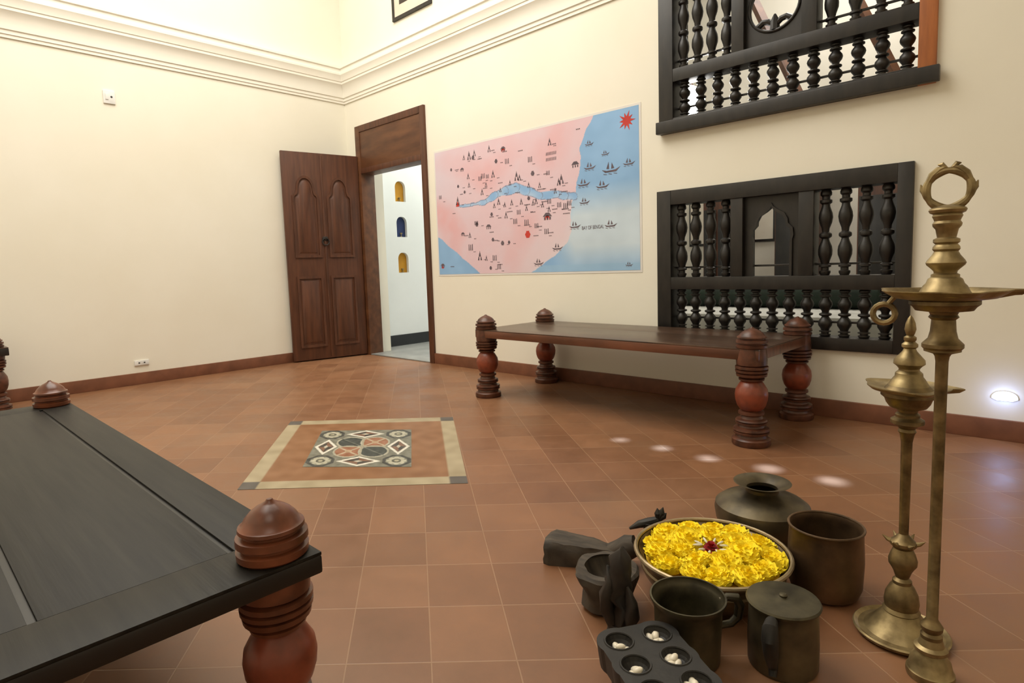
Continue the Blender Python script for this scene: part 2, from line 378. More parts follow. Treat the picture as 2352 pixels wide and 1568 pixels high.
for i in range(2):
    x0=.085+i*(LW-.085)/2; x1=x0+(LW-.085)/2-.08
    for poly in (shoulder_arch(x0,x1,1.05,1.87),[(x0,.13),(x1,.13),(x1,.86),(x0,.86)]):
        bm=NB(); frame_poly(bm,poly,scl(poly,.024),-.001,.014); obj('panel_moulding',bm,M_door,d2)
        q=scl(poly,.04); q2=scl(poly,.062)
        bm=NB(); A=[bm.verts.new((x,-.001,z)) for x,z in q]; B=[bm.verts.new((x,.010,z)) for x,z in q2]
        for k in range(len(q)): bm.faces.new((A[k],A[(k+1)%len(q)],B[(k+1)%len(q)],B[k]))
        bm.faces.new(B); obj('raised_panel',bm,M_door,d2)
bm=NB(); lathe(bm,[(0,.03),(.008,.03),(.012,.015),(.02,.012),(.022,0)],16)
kn=obj('knocker',bm,M_iron,d2,loc=(LW/2,0,1.24),rot=(-PI/2,0,0))
bm=NB(); tube(bm,[(.035*math.cos(t*PI/8),.035*math.sin(t*PI/8)+.03,.018) for t in range(16)],.006,8,True); obj('knocker_ring',bm,M_iron,kn)
boxo('centre_bead',(LW/2-.01,LW/2+.01,-.001,.010,.02,LH-.02),M_door,d2)
# ------------------------------------------------------------------ windows
def bal_profile(h,r):
    P=[(0,.6),(.03,.8),(.05,.8),(.06,.55),(.09,.55),(.1,.85),(.12,.85),(.135,.55),(.17,.66),(.24,.97),(.29,1.0),(.34,.92),(.4,.6),(.43,.5),(.45,.85),(.47,.9),(.49,.85),(.51,.5),(.55,.55),(.62,.88),(.68,1.0),(.73,.92),(.8,.6),(.83,.55),(.85,.85),(.88,.85),(.89,.55),(.92,.55),(.94,.8),(.97,.8),(1,.6)]
    return [(z*h,k*r) for z,k in P]
def baluster_mesh(h,r):
    bm=NB(); lathe(bm,bal_profile(h,r),14); return bm
def window(name,W,rails,stile,mull,right_mat=None,rb=.037,nl=13,rs=.07):
    x0,x1,z0,z1=W; w=sempty(name,(0,0,0))
    zb,zm0,zm1,zt=rails
    boxo('stile',(x0,x0+stile,-.025,.1,z0,z1),M_win,w); boxo('stile',(x1-rs,x1,-.025,.1,z0,z1),right_mat or M_win,w)
    xa,xb=x0+stile,x1-rs
    boxo('bottom_rail',(xa,xb,-.024,.1,z0,zb),M_win,w); boxo('middle_rail',(xa,xb,-.024,.1,zm0,zm1),M_win,w); boxo('top_rail',(xa,xb,-.024,.1,zt,z1),M_win,w)
    m0,m1,m2,m3=mull
    boxo('mullion',(m0,m1,-.018,.09,zm1,zt),M_win,w); boxo('mullion',(m2,m3,-.018,.09,zm1,zt),M_win,w)
    src=None; h=zt-zm1
    for a,b,n in((xa,m0,4),(m3,xb,4)):
        for k in range(n):
            p=(a+(b-a)*(k+.5)/n,.035,zm1)
            if src is None: src=obj('baluster',baluster_mesh(h,rb),M_win,w,loc=p)
            else: inst(src,w,p)
    src=None; n=nl
    for k in range(n):
        p=(xa+(xb-xa)*(k+.5)/n,.035,zb)
        if src is None: src=obj('baluster',baluster_mesh(zm0-zb,rb),M_win,w,loc=p)
        else: inst(src,w,p)
    for z in (zm1+h*.12,zb+(zm0-zb)*.28):
        boxo('cross_rod',(xa,xb,.05,.062,z,z+.012),M_win,w,bev=.002)
    return w,xa,xb
w1,xa,xb=window('window_1',W1,(.453,.72,.80,1.274),.1,(4.27,4.345,4.665,4.745))
bm=NB(); box(bm,4.345,4.665,.02,.05,.80,1.274); pan=obj('arch_panel',bm,M_win,w1,smooth=0)
def ogee(w,h):
    R=[(w/2,0),(w/2,h*.5),(w/2*1.06,h*.56),(w/2*1.02,h*.66),(w/2*.8,h*.72),(w/2*.78,h*.78),(w/2*.62,h*.86),(w/2*.3,h*.91),(w/2*.1,h*.95)]
    return [(-w/2,0)]+R+[(0,h)]+[(-x,z) for x,z in R[:0:-1]]
cb=NB(); prism(cb,ogee(.22,.42),lambda a,b:(4.505+a,-.05,.80-.002+b),lambda a,b:(4.505+a,.1,.80-.002+b)); boolcut(pan,cb)
bm=NB(); frame_poly(bm,[(4.505+a,.79+b) for a,b in ogee(.24,.44)],[(4.505+a,.80+b) for a,b in ogee(.21,.41)],.005,.022); obj('arch_moulding',bm,M_win,w1)
w2,xa,xb=window('window_2',W2,(1.825,2.05,2.13,2.60),.1,(4.27,4.345,4.665,4.745),M_jamb,.036,12,.075)
bm=NB(); box(bm,4.345,4.665,.02,.05,2.13,2.60); pan=obj('fretwork_panel',bm,M_win,w2,smooth=0)
cb=NB(); prism(cb,[(.14*math.cos(t*PI/16),.14*math.sin(t*PI/16)) for t in range(32)],lambda a,b:(4.505+a,-.05,2.345+b),lambda a,b:(4.505+a,.1,2.345+b)); boolcut(pan,cb)
bm=NB(); tube(bm,[(4.505+.142*math.cos(t*PI/16),.018,2.345+.142*math.sin(t*PI/16)) for t in range(32)],.009,8,True); obj('round_moulding',bm,M_win,w2)
bm=NB()
tube(bm,[(4.41,.035,2.25),(4.44,.035,2.27),(4.47,.035,2.265),(4.49,.035,2.245),(4.505,.035,2.27),(4.52,.035,2.245),(4.54,.035,2.265),(4.57,.035,2.27),(4.60,.035,2.25)],.018,8)
obj('carved_scroll',bm,M_win,w2)
bm=NB(); tube(bm,[(4.505,.035,2.21),(4.505,.035,2.265),(4.505,.035,2.30)],[.03,.024,.006],8); obj('carved_bud',bm,M_win,w2)
boxo('sill',(W2[0]-.005,W2[1]+.02,-.06,-.0255,W2[2]-.002,W2[2]+.075),M_win,w2,bev=.006)
# ------------------------------------------------------------------ turned furniture
LEGP=[(0,.086),(.006,.09),(.03,.09),(.035,.084),(.04,.074),(.052,.07),(.057,.082),(.066,.084),(.07,.076),(.074,.084),(.084,.082),(.09,.062),(.1,.058),(.105,.072),(.113,.074),(.116,.066),(.12,.074),(.127,.07),(.132,.054),(.145,.048),(.153,.06),(.165,.06),(.172,.044)]
BULB=[(.17,.044),(.178,.055),(.195,.066),(.22,.074),(.248,.077),(.275,.073),(.298,.06),(.312,.05),(.318,.045)]
NECK=[(.316,.044),(.32,.058),(.328,.06),(.331,.05),(.336,.056),(.340,.07),(.352,.072),(.355,.061),(.36,.075),(.37,.076),(.373,.067),(.377,.076),(.388,.076),(.391,.064),(.396,.071),(.42,.072),(.476,.066)]
FIN=[(.476,.068),(.48,.073),(.492,.074),(.496,.064),(.5,.064),(.504,.074),(.516,.073),(.519,.06),(.523,.06),(.527,.068),(.533,.067),(.536,.06),(.547,.053),(.557,.042),(.565,.029),(.57,.017),(.574,.009),(.578,.006),(.579,0)]
def turned_leg(parent,x,y,s=1,zt=.476,fin=1.0,mats=(M_leg,M_bulb,M_leg)):
    bm=NB(); k=zt/.476
    lathe(bm,[(z*k,r*s) for z,r in LEGP+NECK],28)
    lg=obj('leg',bm,mats[0],parent,loc=(x,y,0))
    bm=NB(); lathe(bm,[(z*k,r*s) for z,r in BULB],32); obj('bulb',bm,mats[1],lg)
    bm=NB(); lathe(bm,[(zt+(z-.476)*s*fin,r*s) for z,r in FIN],32); obj('finial',bm,mats[2],lg)
def cot(name,label,cat,loc,rz,L,Wd,zt,th,s,fin,topm,edgem,mats,grooves=(),leg_in=.055,border=.13,g=.009):
    t=thing(name,label,cat,loc,rz)
    boxo('tabletop',(-L/2,L/2,-Wd/2,Wd/2,zt-th,zt-.005),edgem,t,bev=.006)
    ys=[-Wd/2+.001]+list(grooves)+[Wd/2-.001]
    if border:
        boxo('end_board',(-L/2+.001,-L/2+border,-Wd/2+.001,Wd/2-.001,zt-.006,zt),topm,t,bev=.001)
        boxo('end_board',(L/2-border,L/2-.001,-Wd/2+.001,Wd/2-.001,zt-.006,zt),topm,t,bev=.001)
    b=border+.0005 if border else .001
    for i,(a,c) in enumerate(zip(ys,ys[1:])):
        boxo('plank',(-L/2+b,L/2-b,a+(g/2 if i else 0),c-(g/2 if i<len(ys)-2 else 0),zt-.006,zt),topm,t,bev=.001)
    for sx in(-1,1):
        for sy in(-1,1): turned_leg(t,sx*(L/2-leg_in),sy*(Wd/2-leg_in),s,zt,fin,mats)
    return t
cot('platform_bench','low dark wooden platform bench with red bulbous turned legs under the grille window','bench',(3.775,-.445,0),math.radians(-.6),1.97,.74,.475,.055,1.0,1.0,M_top,M_edge,(M_leg,M_bulb,M_leg),grooves=(.06,),border=0,g=.002)
cot('platform_cot','black wooden cot with grooved planks and rounded finials filling the left foreground','cot',((2.76+4.858)/2,-3.137-.46,0),0,4.858-2.76,.92,.4,.04,.84,1.2,M_bedtop,M_bededge,(M_bedfin,M_bulb,M_bedfin),grooves=(.35,.064),leg_in=.062) if False else cot('platform_cot','black wooden cot with grooved planks and rounded finials filling the left foreground','cot',((2.76+4.858)/2,-3.137-.46,0),0,4.858-2.76,.92,.4,.04,.84,1.2,M_bedtop,M_bededge,(M_bedfin,M_bulb,M_bedfin),grooves=(.064,.351),leg_in=.062,g=.012)
p=left_pt(-16,900,.13)
cot('side_bench','dark turned bench end standing by the left wall at the picture edge','bench',(.13-.076+.31,p.y-.9+.055,0),PI/2,1.8,.62,.475,.055,.85,1.0,M_top,M_win,(M_leg,M_leg,M_leg),grooves=(0,),border=0,leg_in=.076)
# ------------------------------------------------------------------ map on the wall
MX0,MX1,MZ0,MZ1=1.457,3.643,.837,1.982
mp=thing('wall_map','large painted wall map in pink and blue with river and ships, between door and grilles','map',((MX0+MX1)/2,0,MZ0))
boxo('border_sheet',(-(MX1-MX0)/2,(MX1-MX0)/2,-.0025,-.0003,0,MZ1-MZ0),M_paper,mp,bev=0,smooth=0)
IB=.016; IX0,IX1,IZ0,IZ1=MX0+IB,MX1-IB,MZ0+IB,MZ1-IB
def mst(u,v):
    p=wall_pt(u,v); return ((p.x-IX0)/(IX1-IX0),(p.z-IZ0)/(IZ1-IZ0))
coast=[mst(*p) for p in [(1372,250),(1345,300),(1333,340),(1333,380),(1325,420),(1318,455),(1310,490),(1314,525),(1304,556),(1276,586),(1240,612),(1206,637)]]
tri=[mst(1003,540),mst(1112,634)]
riv=[(mst(u,v),w) for u,v,w in [(1054,474,.008),(1080,471,.018),(1115,464,.022),(1140,448,.026),(1160,438,.034),(1185,432,.036),(1210,440,.032),(1240,450,.026),(1280,446,.028),(1300,452,.025),(1320,452,.022)]]
def coast_s(t):
    if t>=coast[0][1]: return coast[0][0]+(t-coast[0][1])*.3
    for a,b in zip(coast,coast[1:]):
        if b[1]<=t<=a[1]:
            k=(t-b[1])/(a[1]-b[1]+1e-9); return b[0]+(a[0]-b[0])*k
    return coast[-1][0]
ASP=(IZ1-IZ0)/(IX1-IX0)
def mixc(a,b,k): 
    k=max(0,min(1,k)); return tuple(x+(y-x)*k for x,y in zip(a,b))
def col_map(s,t):
    n=noise.noise(Vector((s*5,t*3,0))); n2=noise.noise(Vector((s*22,t*14,5)))
    jit=.008*n2
    dcoast=s-coast_s(min(max(t,0),1))-jit; sea=dcoast>0
    tl=tri[0][1]+(s-tri[0][0])*(tri[1][1]-tri[0][1])/(tri[1][0]-tri[0][0])
    sea2=t<tl+jit
    if sea or sea2:
        c=(140,180,220)
        if sea:
            pale=max(0,1-abs(t-.27)/.3)*min(1,max(0,(s-.64)/.1)); c=mixc(c,(200,216,228),pale*1.5)
            if t<.05: c=mixc(c,(154,190,220),.7)
        c=tuple(x+n*10+n2*5 for x in c)
    else:
        c=(222,194,202)
        c=mixc(c,(216,204,216),max(0,(.3-s)/.3)*max(0,t)); c=mixc(c,(226,215,219),max(0,(s-.3)*1.8)*max(0,(.5-t)*2.4))
        c=mixc(c,(224,166,168),max(0,n*1.5)*.7); c=mixc(c,(218,206,216),max(0,-n2)*.35)
        c=mixc(c,(220,214,222),max(0,1+dcoast/.03)*.4*(1 if t<.5 else 0))
    for (a,wa),(b,wb) in zip(riv,riv[1:]):
        dx,dy=b[0]-a[0],(b[1]-a[1])*ASP; px,py=s-a[0],(t-a[1])*ASP
        k=max(0,min(1,(px*dx+py*dy)/(dx*dx+dy*dy))); d=math.hypot(px-k*dx,py-k*dy); w=(wa+(wb-wa)*k)*.52+.008*n2
        if d<w:
            return (130,142,172) if d>w-.0024 else mixc((176,202,230),(142,182,224),.5+1.2*n2)
    return tuple(min(255,max(0,x)) for x in c)
xc=(MX0+MX1)/2
srgb_grid('painted_sheet',380,200,lambda s,t:(IX0+s*(IX1-IX0)-xc,-.0035,IZ0-MZ0+t*(IZ1-IZ0)),col_map,M_map,mp)
ink=NB(); inkr=NB()
def poly(bm,u,v,pts,k=1.0,y=-.0045):
    p=wall_pt(u,v); k=k*.84; bm.faces.new([bm.verts.new((p.x-xc+a*k,y,p.z-MZ0+b*k)) for a,b in pts])
def dash(u,v,n=4,k=1.0):
    for i in range(n):
        poly(ink,u,v,[(i*.016-.03,-.004),(i*.016-.019,-.005),(i*.016-.019,.004),(i*.016-.03,.005)],k)
def ship(u,v,k=1):
    poly(ink,u,v,[(-.05,-.01),(-.03,-.026),(.035,-.026),(.06,-.004),(.03,-.016),(-.02,-.018)],k); poly(ink,u,v,[(-.022,-.008),(-.006,-.01),(-.008,.026)],k); poly(ink,u,v,[(.006,-.01),(.024,-.008),(.010,.02)],k)
    for o in(-.04,-.01,.02): poly(ink,u,v,[(o,-.034),(o+.02,-.038),(o+.02,-.035),(o,-.031)],k)
def temple(u,v,k=1):
    poly(ink,u,v,[(-.022,-.03),(-.006,-.03),(-.008,-.005),(-.015,-.005)],k);poly(ink,u,v,[(.006,-.03),(.022,-.03),(.015,-.005),(.008,-.005)],k); poly(ink,u,v,[(-.012,-.003),(.012,-.003),(.006,.022),(-.006,.022)],k); poly(ink,u,v,[(-.004,.023),(.004,.023),(0,.04)],k)
    dash(u+13,v+8,3,.75)
def hut(u,v,k=1,bm=None):
    bm=bm or ink; poly(bm,u,v,[(-.04,0),(.04,0),(.015,.025),(-.015,.025)],k)
    for o in(-.024,0,.024): poly(bm,u,v,[(o-.005,-.022),(o+.005,-.022),(o+.005,-.003),(o-.005,-.003)],k)
def twin(u,v,k=1):
    for o in(-.02,0,.02): poly(ink,u,v,[(o-.005,-.025),(o+.005,-.025),(o+.004,.02+abs(o)*.3),(o-.004,.024)],k)
    dash(u+10,v+10,3,.75)
def pot(u,v,k=1,bm=None):
    poly(bm or ink,u,v,[(-.012,-.022),(.012,-.022),(.024,0),(.012,.016),(.014,.022),(-.014,.022),(-.012,.016),(-.024,0)],k)
    if bm is None: dash(u+14,v+3,3,.75)
for u,v,k in [(1353,327,.9),(1390,350,.8),(1354,380,1.2),(1402,383,1.7),(1444,370,1.1),(1340,418,1.3),(1383,422,1.3),(1342,460,1.1),(1320,515,1.2),(1402,512,1.2),(1280,565,1.2),(1237,600,1.2),(1445,605,.7)]: ship(u,v,k)
for u,v,k in [(1078,358,1.3),(1066,362,.8),(1124,342,1),(1263,326,1),(1076,405,.9),(1108,441,1),(1133,400,1.1),(1187,405,1.3),(1290,412,1.3),(1240,425,.8),(1078,425,.8),(1146,463,1),(1163,494,1),(1103,588,1.4),(1118,593,.8),(1198,463,.9),(1052,462,1.3),(1276,438,.8),(1225,466,.8),(1080,540,.9),(1176,465,.9),(1117,424,.8),(1150,436,.7),(1194,408,.9),(1284,418,1),(1232,462,.9),(1247,470,.8),(1136,472,.8),(1090,352,1),(1160,470,.8),(1210,478,.8),(1262,480,.8),(1172,420,.8),(1215,425,.8)]: temple(u,v,k)
for u,v,k in [(1062,390,.8),(1156,342,.9),(1258,497,1.4),(1123,521,1),(1064,538,.8),(1322,378,1.1),(1018,610,.9)]: hut(u,v,k)
for u,v,k in [(1165,370,1),(1110,404,1),(1218,366,1),(1259,397,.8),(1184,508,1),(1210,510,1),(1233,518,.9),(1256,531,1),(1137,592,1.1),(1300,472,1),(1082,568,1.3),(1147,612,1),(1192,487,.9),(1012,453,.8),(1285,470,.9),(1103,410,.9),(1262,462,.9),(1308,466,.9),(1120,405,.8)]: twin(u,v,k)
for u,v,k in [(1037,390,.7),(1087,362,.9),(1140,370,.9),(1224,398,1),(1096,515,1),(1133,550,.8),(1155,558,1),(1170,556,.7),(1128,615,.8),(1053,428,.7),(1068,441,.7),(1130,492,.8),(1215,455,.8)]: pot(u,v,k)
pot(1213,538,1.5,inkr); hut(1156,345,.7,inkr); poly(inkr,1052,470,[(-.03,-.02),(.03,-.02),(0,.035)]); hut(1258,500,.8,inkr); poly(inkr,1018,612,[(-.02,-.02),(.02,-.02),(.0,.02)])
for u,v,n in [(1050,390,4),(1105,364,3),(1134,345,3),(1196,346,4),(1275,330,3),(1330,296,3),(1150,420,4),(1115,432,4),(1240,435,6),(1270,435,5),(1210,470,5),(1250,463,5),(1298,480,5),(1130,498,4),(1150,500,3),(1210,517,5),(1232,541,4),(1266,534,4),(1130,533,4),(1072,541,4),(1140,552,4),(1240,520,4),(1045,490,3),(1300,490,5),(1160,348,4),(1062,446,3),(1150,607,4),(1040,612,4),(1190,442,4),(1255,399,3),(1170,486,5),(1225,487,4),(1275,480,4),(1295,440,5)]: dash(u,v,n)
for row in range(2):
    for i in range(9):
        poly(ink,1266,352+row*13,[(i*.014-.06,-.014),(i*.014-.054,-.014),(i*.014-.05,.014),(i*.014-.056,.014)])
for i in range(5): poly(ink,1095,512,[(i*.012-.03,-.02),(i*.012-.024,-.02),(i*.012-.022,.02),(i*.012-.028,.02)])
sp=[]
for k in range(20):
    rr=(.085 if k%4==0 else .07) if k%2==0 else .035; sp.append((rr*math.cos(k*PI/10),rr*math.sin(k*PI/10)))
poly(inkr,1440,277,sp)
obj('drawings',ink,M_ink,mp,smooth=0); obj('red_drawings',inkr,M_inkr,mp,smooth=0)
cu=bpy.data.curves.new('sea_lettering','FONT'); cu.body='BAY OF BENGAL'; cu.size=.038; cu.align_x='CENTER'; cu.align_y='CENTER'
to=bpy.data.objects.new('sea_lettering',cu); C.objects.link(to); bpy.context.view_layer.update()
me=bpy.data.meshes.new_from_object(to.evaluated_get(bpy.context.evaluated_depsgraph_get())); bpy.data.objects.remove(to)
tl=bpy.data.objects.new('sea_lettering',me); C.objects.link(tl); me.materials.append(M_ink); tl.parent=mp
p=wall_pt(1362,522); tl.location=(p.x-xc,-.0048,p.z-MZ0); tl.rotation_euler=(PI/2,0,0); tl.scale=(.7,1,1)
# ------------------------------------------------------------------ small wall things
pa=wall_pt(905,50); pb=wall_pt(993,10)
fx0,fx1,fz=pa.x,pb.x,(pa.z+pb.z)/2
pf=thing('picture_frame','dark framed picture hanging above the cornice near the room corner','picture',((fx0+fx1)/2,0,fz))
hw=(fx1-fx0)/2; FHt=.62; fw=.03
boxo('backing',(-hw+.005,hw-.005,-.012,-.0005,.005,FHt-.005),M_print,pf,bev=0)
bm=NB(); frame_poly(bm,[(-hw,0),(hw,0),(hw,FHt),(-hw,FHt)],[(-hw+fw,fw),(hw-fw,fw),(hw-fw,FHt-fw),(-hw+fw,FHt-fw)],-.02,-.001); obj('frame',bm,M_win,pf)
boxo('print',(-hw+.11,hw-.11,-.0135,-.011,.13,FHt-.12),M_oldwood,pf,bev=0)
p=left_pt(250,224)
s=thing('switch_plate','small white socket plate high on the bare left wall','switch',(0,p.y,p.z-.05))
boxo('plate',(0,.012,-.042,.042,0,.105),M_plast,s,bev=.003); boxo('rocker',(.012,.016,-.028,-.006,.03,.08),M_plast,s,bev=.002)
bm=NB(); lathe(bm,[(0,.008),(.0015,.008),(.0015,0)],12); obj('socket_hole',bm,M_dark,s,loc=(.012,.016,.055),rot=(0,PI/2,0))
p=left_pt(325,832)
s=thing('floor_socket','small white socket plate low on the left wall above the skirting','socket',(0,p.y,p.z-.022))
boxo('plate',(0,.012,-.055,.055,0,.042),M_plast,s,bev=.003)
for yy in(-.02,.02): boxo('socket_hole',(.012,.0135,yy-.006,yy+.006,.016,.026),M_dark,s,bev=0)
p=wall_pt(2308,910)
s=thing('foot_light','glowing bluish white foot light low on the wall at far right','light',(p.x,0,p.z-.022))
lens=[(-.05,.01)]+[(-.05*math.cos(k*PI/10),.016+.032*math.sin(k*PI/10)) for k in range(11)]+[(.05,.01),(.03,0),(-.03,0)]
bm=NB(); prism(bm,lens,lambda a,b:(a,-.006,b),lambda a,b:(a,0,b)); obj('housing',bm,M_plast,s)
bm=NB(); prism(bm,[(a*.94,.02+(b-.02)*.9) for a,b in lens],lambda a,b:(a,-.010,b),lambda a,b:(a,-.005,b)); obj('lens',bm,M_foot,s)
FL=p
# ------------------------------------------------------------------ brass lamps
def px_prof(rows,x,y,k=1.0):
    out=[]
    for v,hw in rows:
        z=zat(v,x,y); dep=.9953*y-.0963*(z-CH); out.append((z,k*hw*dep/FP))
    return out
def facing(x,y): return YAW-math.atan2(x,y)
LX,LY=.872,1.2
t=thing('oil_lamp','tall brass oil lamp with a ring finial, rightmost in the foreground','oil lamp',cf(LX,LY),facing(LX,LY))
rows=[(470,12),(474,30),(478,38),(482,40),(488,37),(491,30),(496,32),(502,29),(507,27),(513,31),(519,30),(526,24),(545,20),(549,28),(556,28),(560,23),(566,28),(572,29),(577,25),(586,30),(597,39),(603,42),(608,40),(616,31),(622,25),(627,24),(630,30),(636,30),(640,36),(650,40),(656,46),(668,52),(680,60)]
bm=NB(); lathe(bm,px_prof(rows,LX,LY,.92)[::-1],32); obj('upper_column',bm,M_brass,t)
rows=[(676,60),(690,76),(698,76),(704,68),(712,62),(716,32),(722,29),(728,33),(734,26),(760,28),(776,32),(784,40),(789,45),(797,45),(802,40),(806,40),(812,20),(818,16),(830,14),(1100,13),(1420,13),(1428,19),(1436,25),(1444,24),(1450,19),(1456,24),(1464,24)]
bm=NB(); lathe(bm,px_prof(rows,LX,LY,.9)[::-1],32); obj('stem',bm,M_brassd,t)
zz=zat(1460,LX,LY)
bm=NB(); lathe(bm,[(0,.043),(.008,.045),(.016,.044),(.019,.041),(zz*.42,.037),(zz*.58,.028),(zz*.62,.026),(zz*.66,.031),(zz*.74,.031),(zz*.8,.024),(zz,.019)],32); obj('base',bm,M_brass,t)
zr=zat(670,LX,LY)
bm=NB(); lathe(bm,[(zr-.016,.06),(zr-.012,.085),(zr-.002,.101),(zr+.003,.108),(zr+.005,.108),(zr+.004,.105),(zr-.006,.094),(zr-.009,.07),(zr-.009,.05)],80,lambda th,i:1+(.27 if 1<i<7 else 0)*max(0,math.cos(2.5*th))**6); obj('dish',bm,M_brass,t)
zc=zat(434,LX,LY); R_=.0365
bm=NB(); tube(bm,[(R_*math.cos(k*PI/18),0,zc+R_*math.sin(k*PI/18)) for k in range(36)],[.0062+.0022*abs(math.cos(k*PI/6)) for k in range(36)],10,True); obj('ring_finial',bm,M_brass,t)
for sx in(-1,1):
    bm=NB(); tube(bm,[(sx*.034,0,zc+.014),(sx*.026,0,zc+.028),(sx*.015,0,zc+.039),(sx*.007,0,zc+.043),(sx*.012,0,zc+.049),(sx*.019,0,zc+.049)],[.006,.009,.008,.0065,.005,.001],8); obj('bird_head',bm,M_brass,t)
    bm=NB(); tube(bm,[(sx*.034,0,zc-.01),(sx*.043,0,zc+.002),(sx*.046,0,zc+.013)],[.007,.005,.001],8); obj('bird_tail',bm,M_brass,t)
zc=zat(722,LX,LY)
bm=NB(); tube(bm,[(-.103+.02*math.cos(k*PI/8),0,zc+.02*math.sin(k*PI/8)) for k in range(16)],.006,8,True); obj('hanging_ring',bm,M_brass,t)
bm=NB(); tube(bm,[(-.096,0,zc+.02),(-.086,0,zc+.034),(-.079,0,zc+.042)],.005,8); obj('ring_hook',bm,M_brass,t)
SX,SY=.903,1.345
t=thing('oil_lamp','shorter brass oil lamp on a wide round plate base, behind the tall lamp','oil lamp',cf(SX,SY),facing(SX,SY))
rows=[(724,1),(730,6),(742,11),(756,13),(766,10),(770,8),(774,14),(780,14),(784,11),(790,18),(796,18),(800,13),(806,16),(816,25),(826,34),(835,35),(840,28),(846,23),(850,23),(856,30),(864,31),(870,36),(886,46)]
bm=NB(); lathe(bm,px_prof(rows,SX,SY,.9)[::-1],32); obj('upper_column',bm,M_brass,t)
rows=[(884,46),(900,62),(908,62),(914,54),(924,50),(934,42),(940,24),(946,22),(951,28),(957,27),(963,38),(971,38),(978,24),(984,18),(990,21),(996,17),(1015,13),(1225,11),(1233,18),(1243,30),(1250,30),(1258,22),(1270,28),(1284,33),(1294,32),(1302,26),(1310,21),(1318,18),(1325,15),(1331,22),(1338,22),(1345,28),(1362,37),(1380,40),(1392,38)]
bm=NB(); lathe(bm,px_prof(rows,SX,SY,.88)[::-1],32); obj('stem',bm,M_brassd,t)
zr=zat(888,SX,SY)
bm=NB(); lathe(bm,[(zr-.012,.055),(zr-.006,.074),(zr+.001,.082),(zr+.003,.082),(zr-.003,.07),(zr-.005,.04)],80,lambda th,i:1+(.27 if 0<i<5 else 0)*max(0,math.cos(2.5*th))**4); obj('dish',bm,M_brass,t)
zz=zat(1388,SX,SY)
bm=NB(); lathe(bm,[(0,.084),(.006,.096),(.014,.1),(.017,.097),(.012,.088),(.014,.076),(.024,.066),(.028,.062),(.04,.052),(zz*.7,.042),(zz*.8,.037),(zz*.84,.039),(zz,.033)],48); obj('base_plate',bm,M_brass,t)
zr=zat(1247,SX,SY)
for k in range(6):
    bm=NB(); a=k*PI/3; tube(bm,[(.02*math.cos(a),.02*math.sin(a),zr),(.032*math.cos(a),.032*math.sin(a),zr+.004),(.042*math.cos(a),.042*math.sin(a),zr+.012)],[.007,.005,.001],8); obj('leaf_spike',bm,M_brass,t)
# ------------------------------------------------------------------ vessels
def vessel(bm,outer,wall=.004,floor_z=.006):
    inner=[(max(z,floor_z),max(r-wall,.001)) for z,r in outer[::-1] if z>floor_z]
    lathe(bm,outer+inner+[(floor_z,0)],48)
BX,BY,BZ,BR=.523,1.56,.118,.205
b=thing('flower_bowl','wide bronze bowl filled with yellow marigold flowers','bowl',cf(BX,BY),facing(BX,BY))
bm=NB(); vessel(bm,[(0,.0),(0,.11),(.004,.12),(.02,.155),(.05,.178),(.07,.188),(.076,.188),(.08,.184),(.092,.184),(.098,.19),(BZ-.006,BR),(BZ-.002,BR),(BZ-.002,BR-.006)],.006,.02); obj('body',bm,M_bowl,b)
bm=NB(); tube(bm,[((BR-.004)*math.cos(k*PI/24),(BR-.004)*math.sin(k*PI/24),BZ-.002) for k in range(48)],.006,8,True); obj('rim',bm,M_rim,b)
bm=NB(); lathe(bm,[(.08,0),(.082,.174),(.092,.174),(.098,.1),(.1,0)],48); obj('petal_bed',bm,M_water,b)
def marigold_mesh(seed,R=.042):
    rnd=random.Random(seed); bm=NB()
    bmesh.ops.create_icosphere(bm,subdivisions=4,radius=R*.9,matrix=Matrix.Translation((0,0,R*.4)))
    for v in bm.verts:
        d=(v.co-Vector((0,0,R*.4))); d.z*=.52
        q=d.normalized(); a=noise.noise(q*5.0+Vector((seed*3,0,0))); c=noise.noise(q*13+Vector((0,seed*3,0)))
        f=1+.10*a+.12*abs(c)
        v.co=Vector((0,0,R*.36))+d*f
    for ring in range(8):                     # ruffled petal tips all over the head
        el=ring/7.2; n=[22,22,20,18,15,12,8,4][ring]
        for k in range(n):
            a=2*PI*(k+rnd.random()*.9)/n; e=el*PI/2+rnd.uniform(-.1,.1)
            nrm=Vector((math.cos(a)*math.cos(e),math.sin(a)*math.cos(e),.52*math.sin(e)))
            c=Vector((0,0,R*.36))+nrm*R*.9; t1=Vector((-math.sin(a),math.cos(a),0)); t2=nrm.normalized().cross(t1)
            w=R*rnd.uniform(.12,.2); h=R*rnd.uniform(.1,.2); tw=rnd.uniform(-.6,.6)
            up=(nrm.normalized()+t1*tw*.4+t2*rnd.uniform(-.3,.3)).normalized(); tt=(t1+t2*tw).normalized()
            P=[c-tt*w*.5,c+tt*w*.5,c+tt*w+up*h,c+tt*w*.4+up*h*1.25+t2*h*.3,c-tt*w*.4+up*h*1.2+t2*h*.3,c-tt*w+up*h]
            bm.faces.new([bm.verts.new(x) for x in P])
    return bm
msrc=[obj('marigold',marigold_mesh(i),M_mari,smooth=50) for i in range(5)]
cb_=cf(BX,BY); k=0
spots=[(.146,i*2*PI/13,1.0) for i in range(13)]+[(.08,i*2*PI/7+.3,1.05) for i in range(7)]
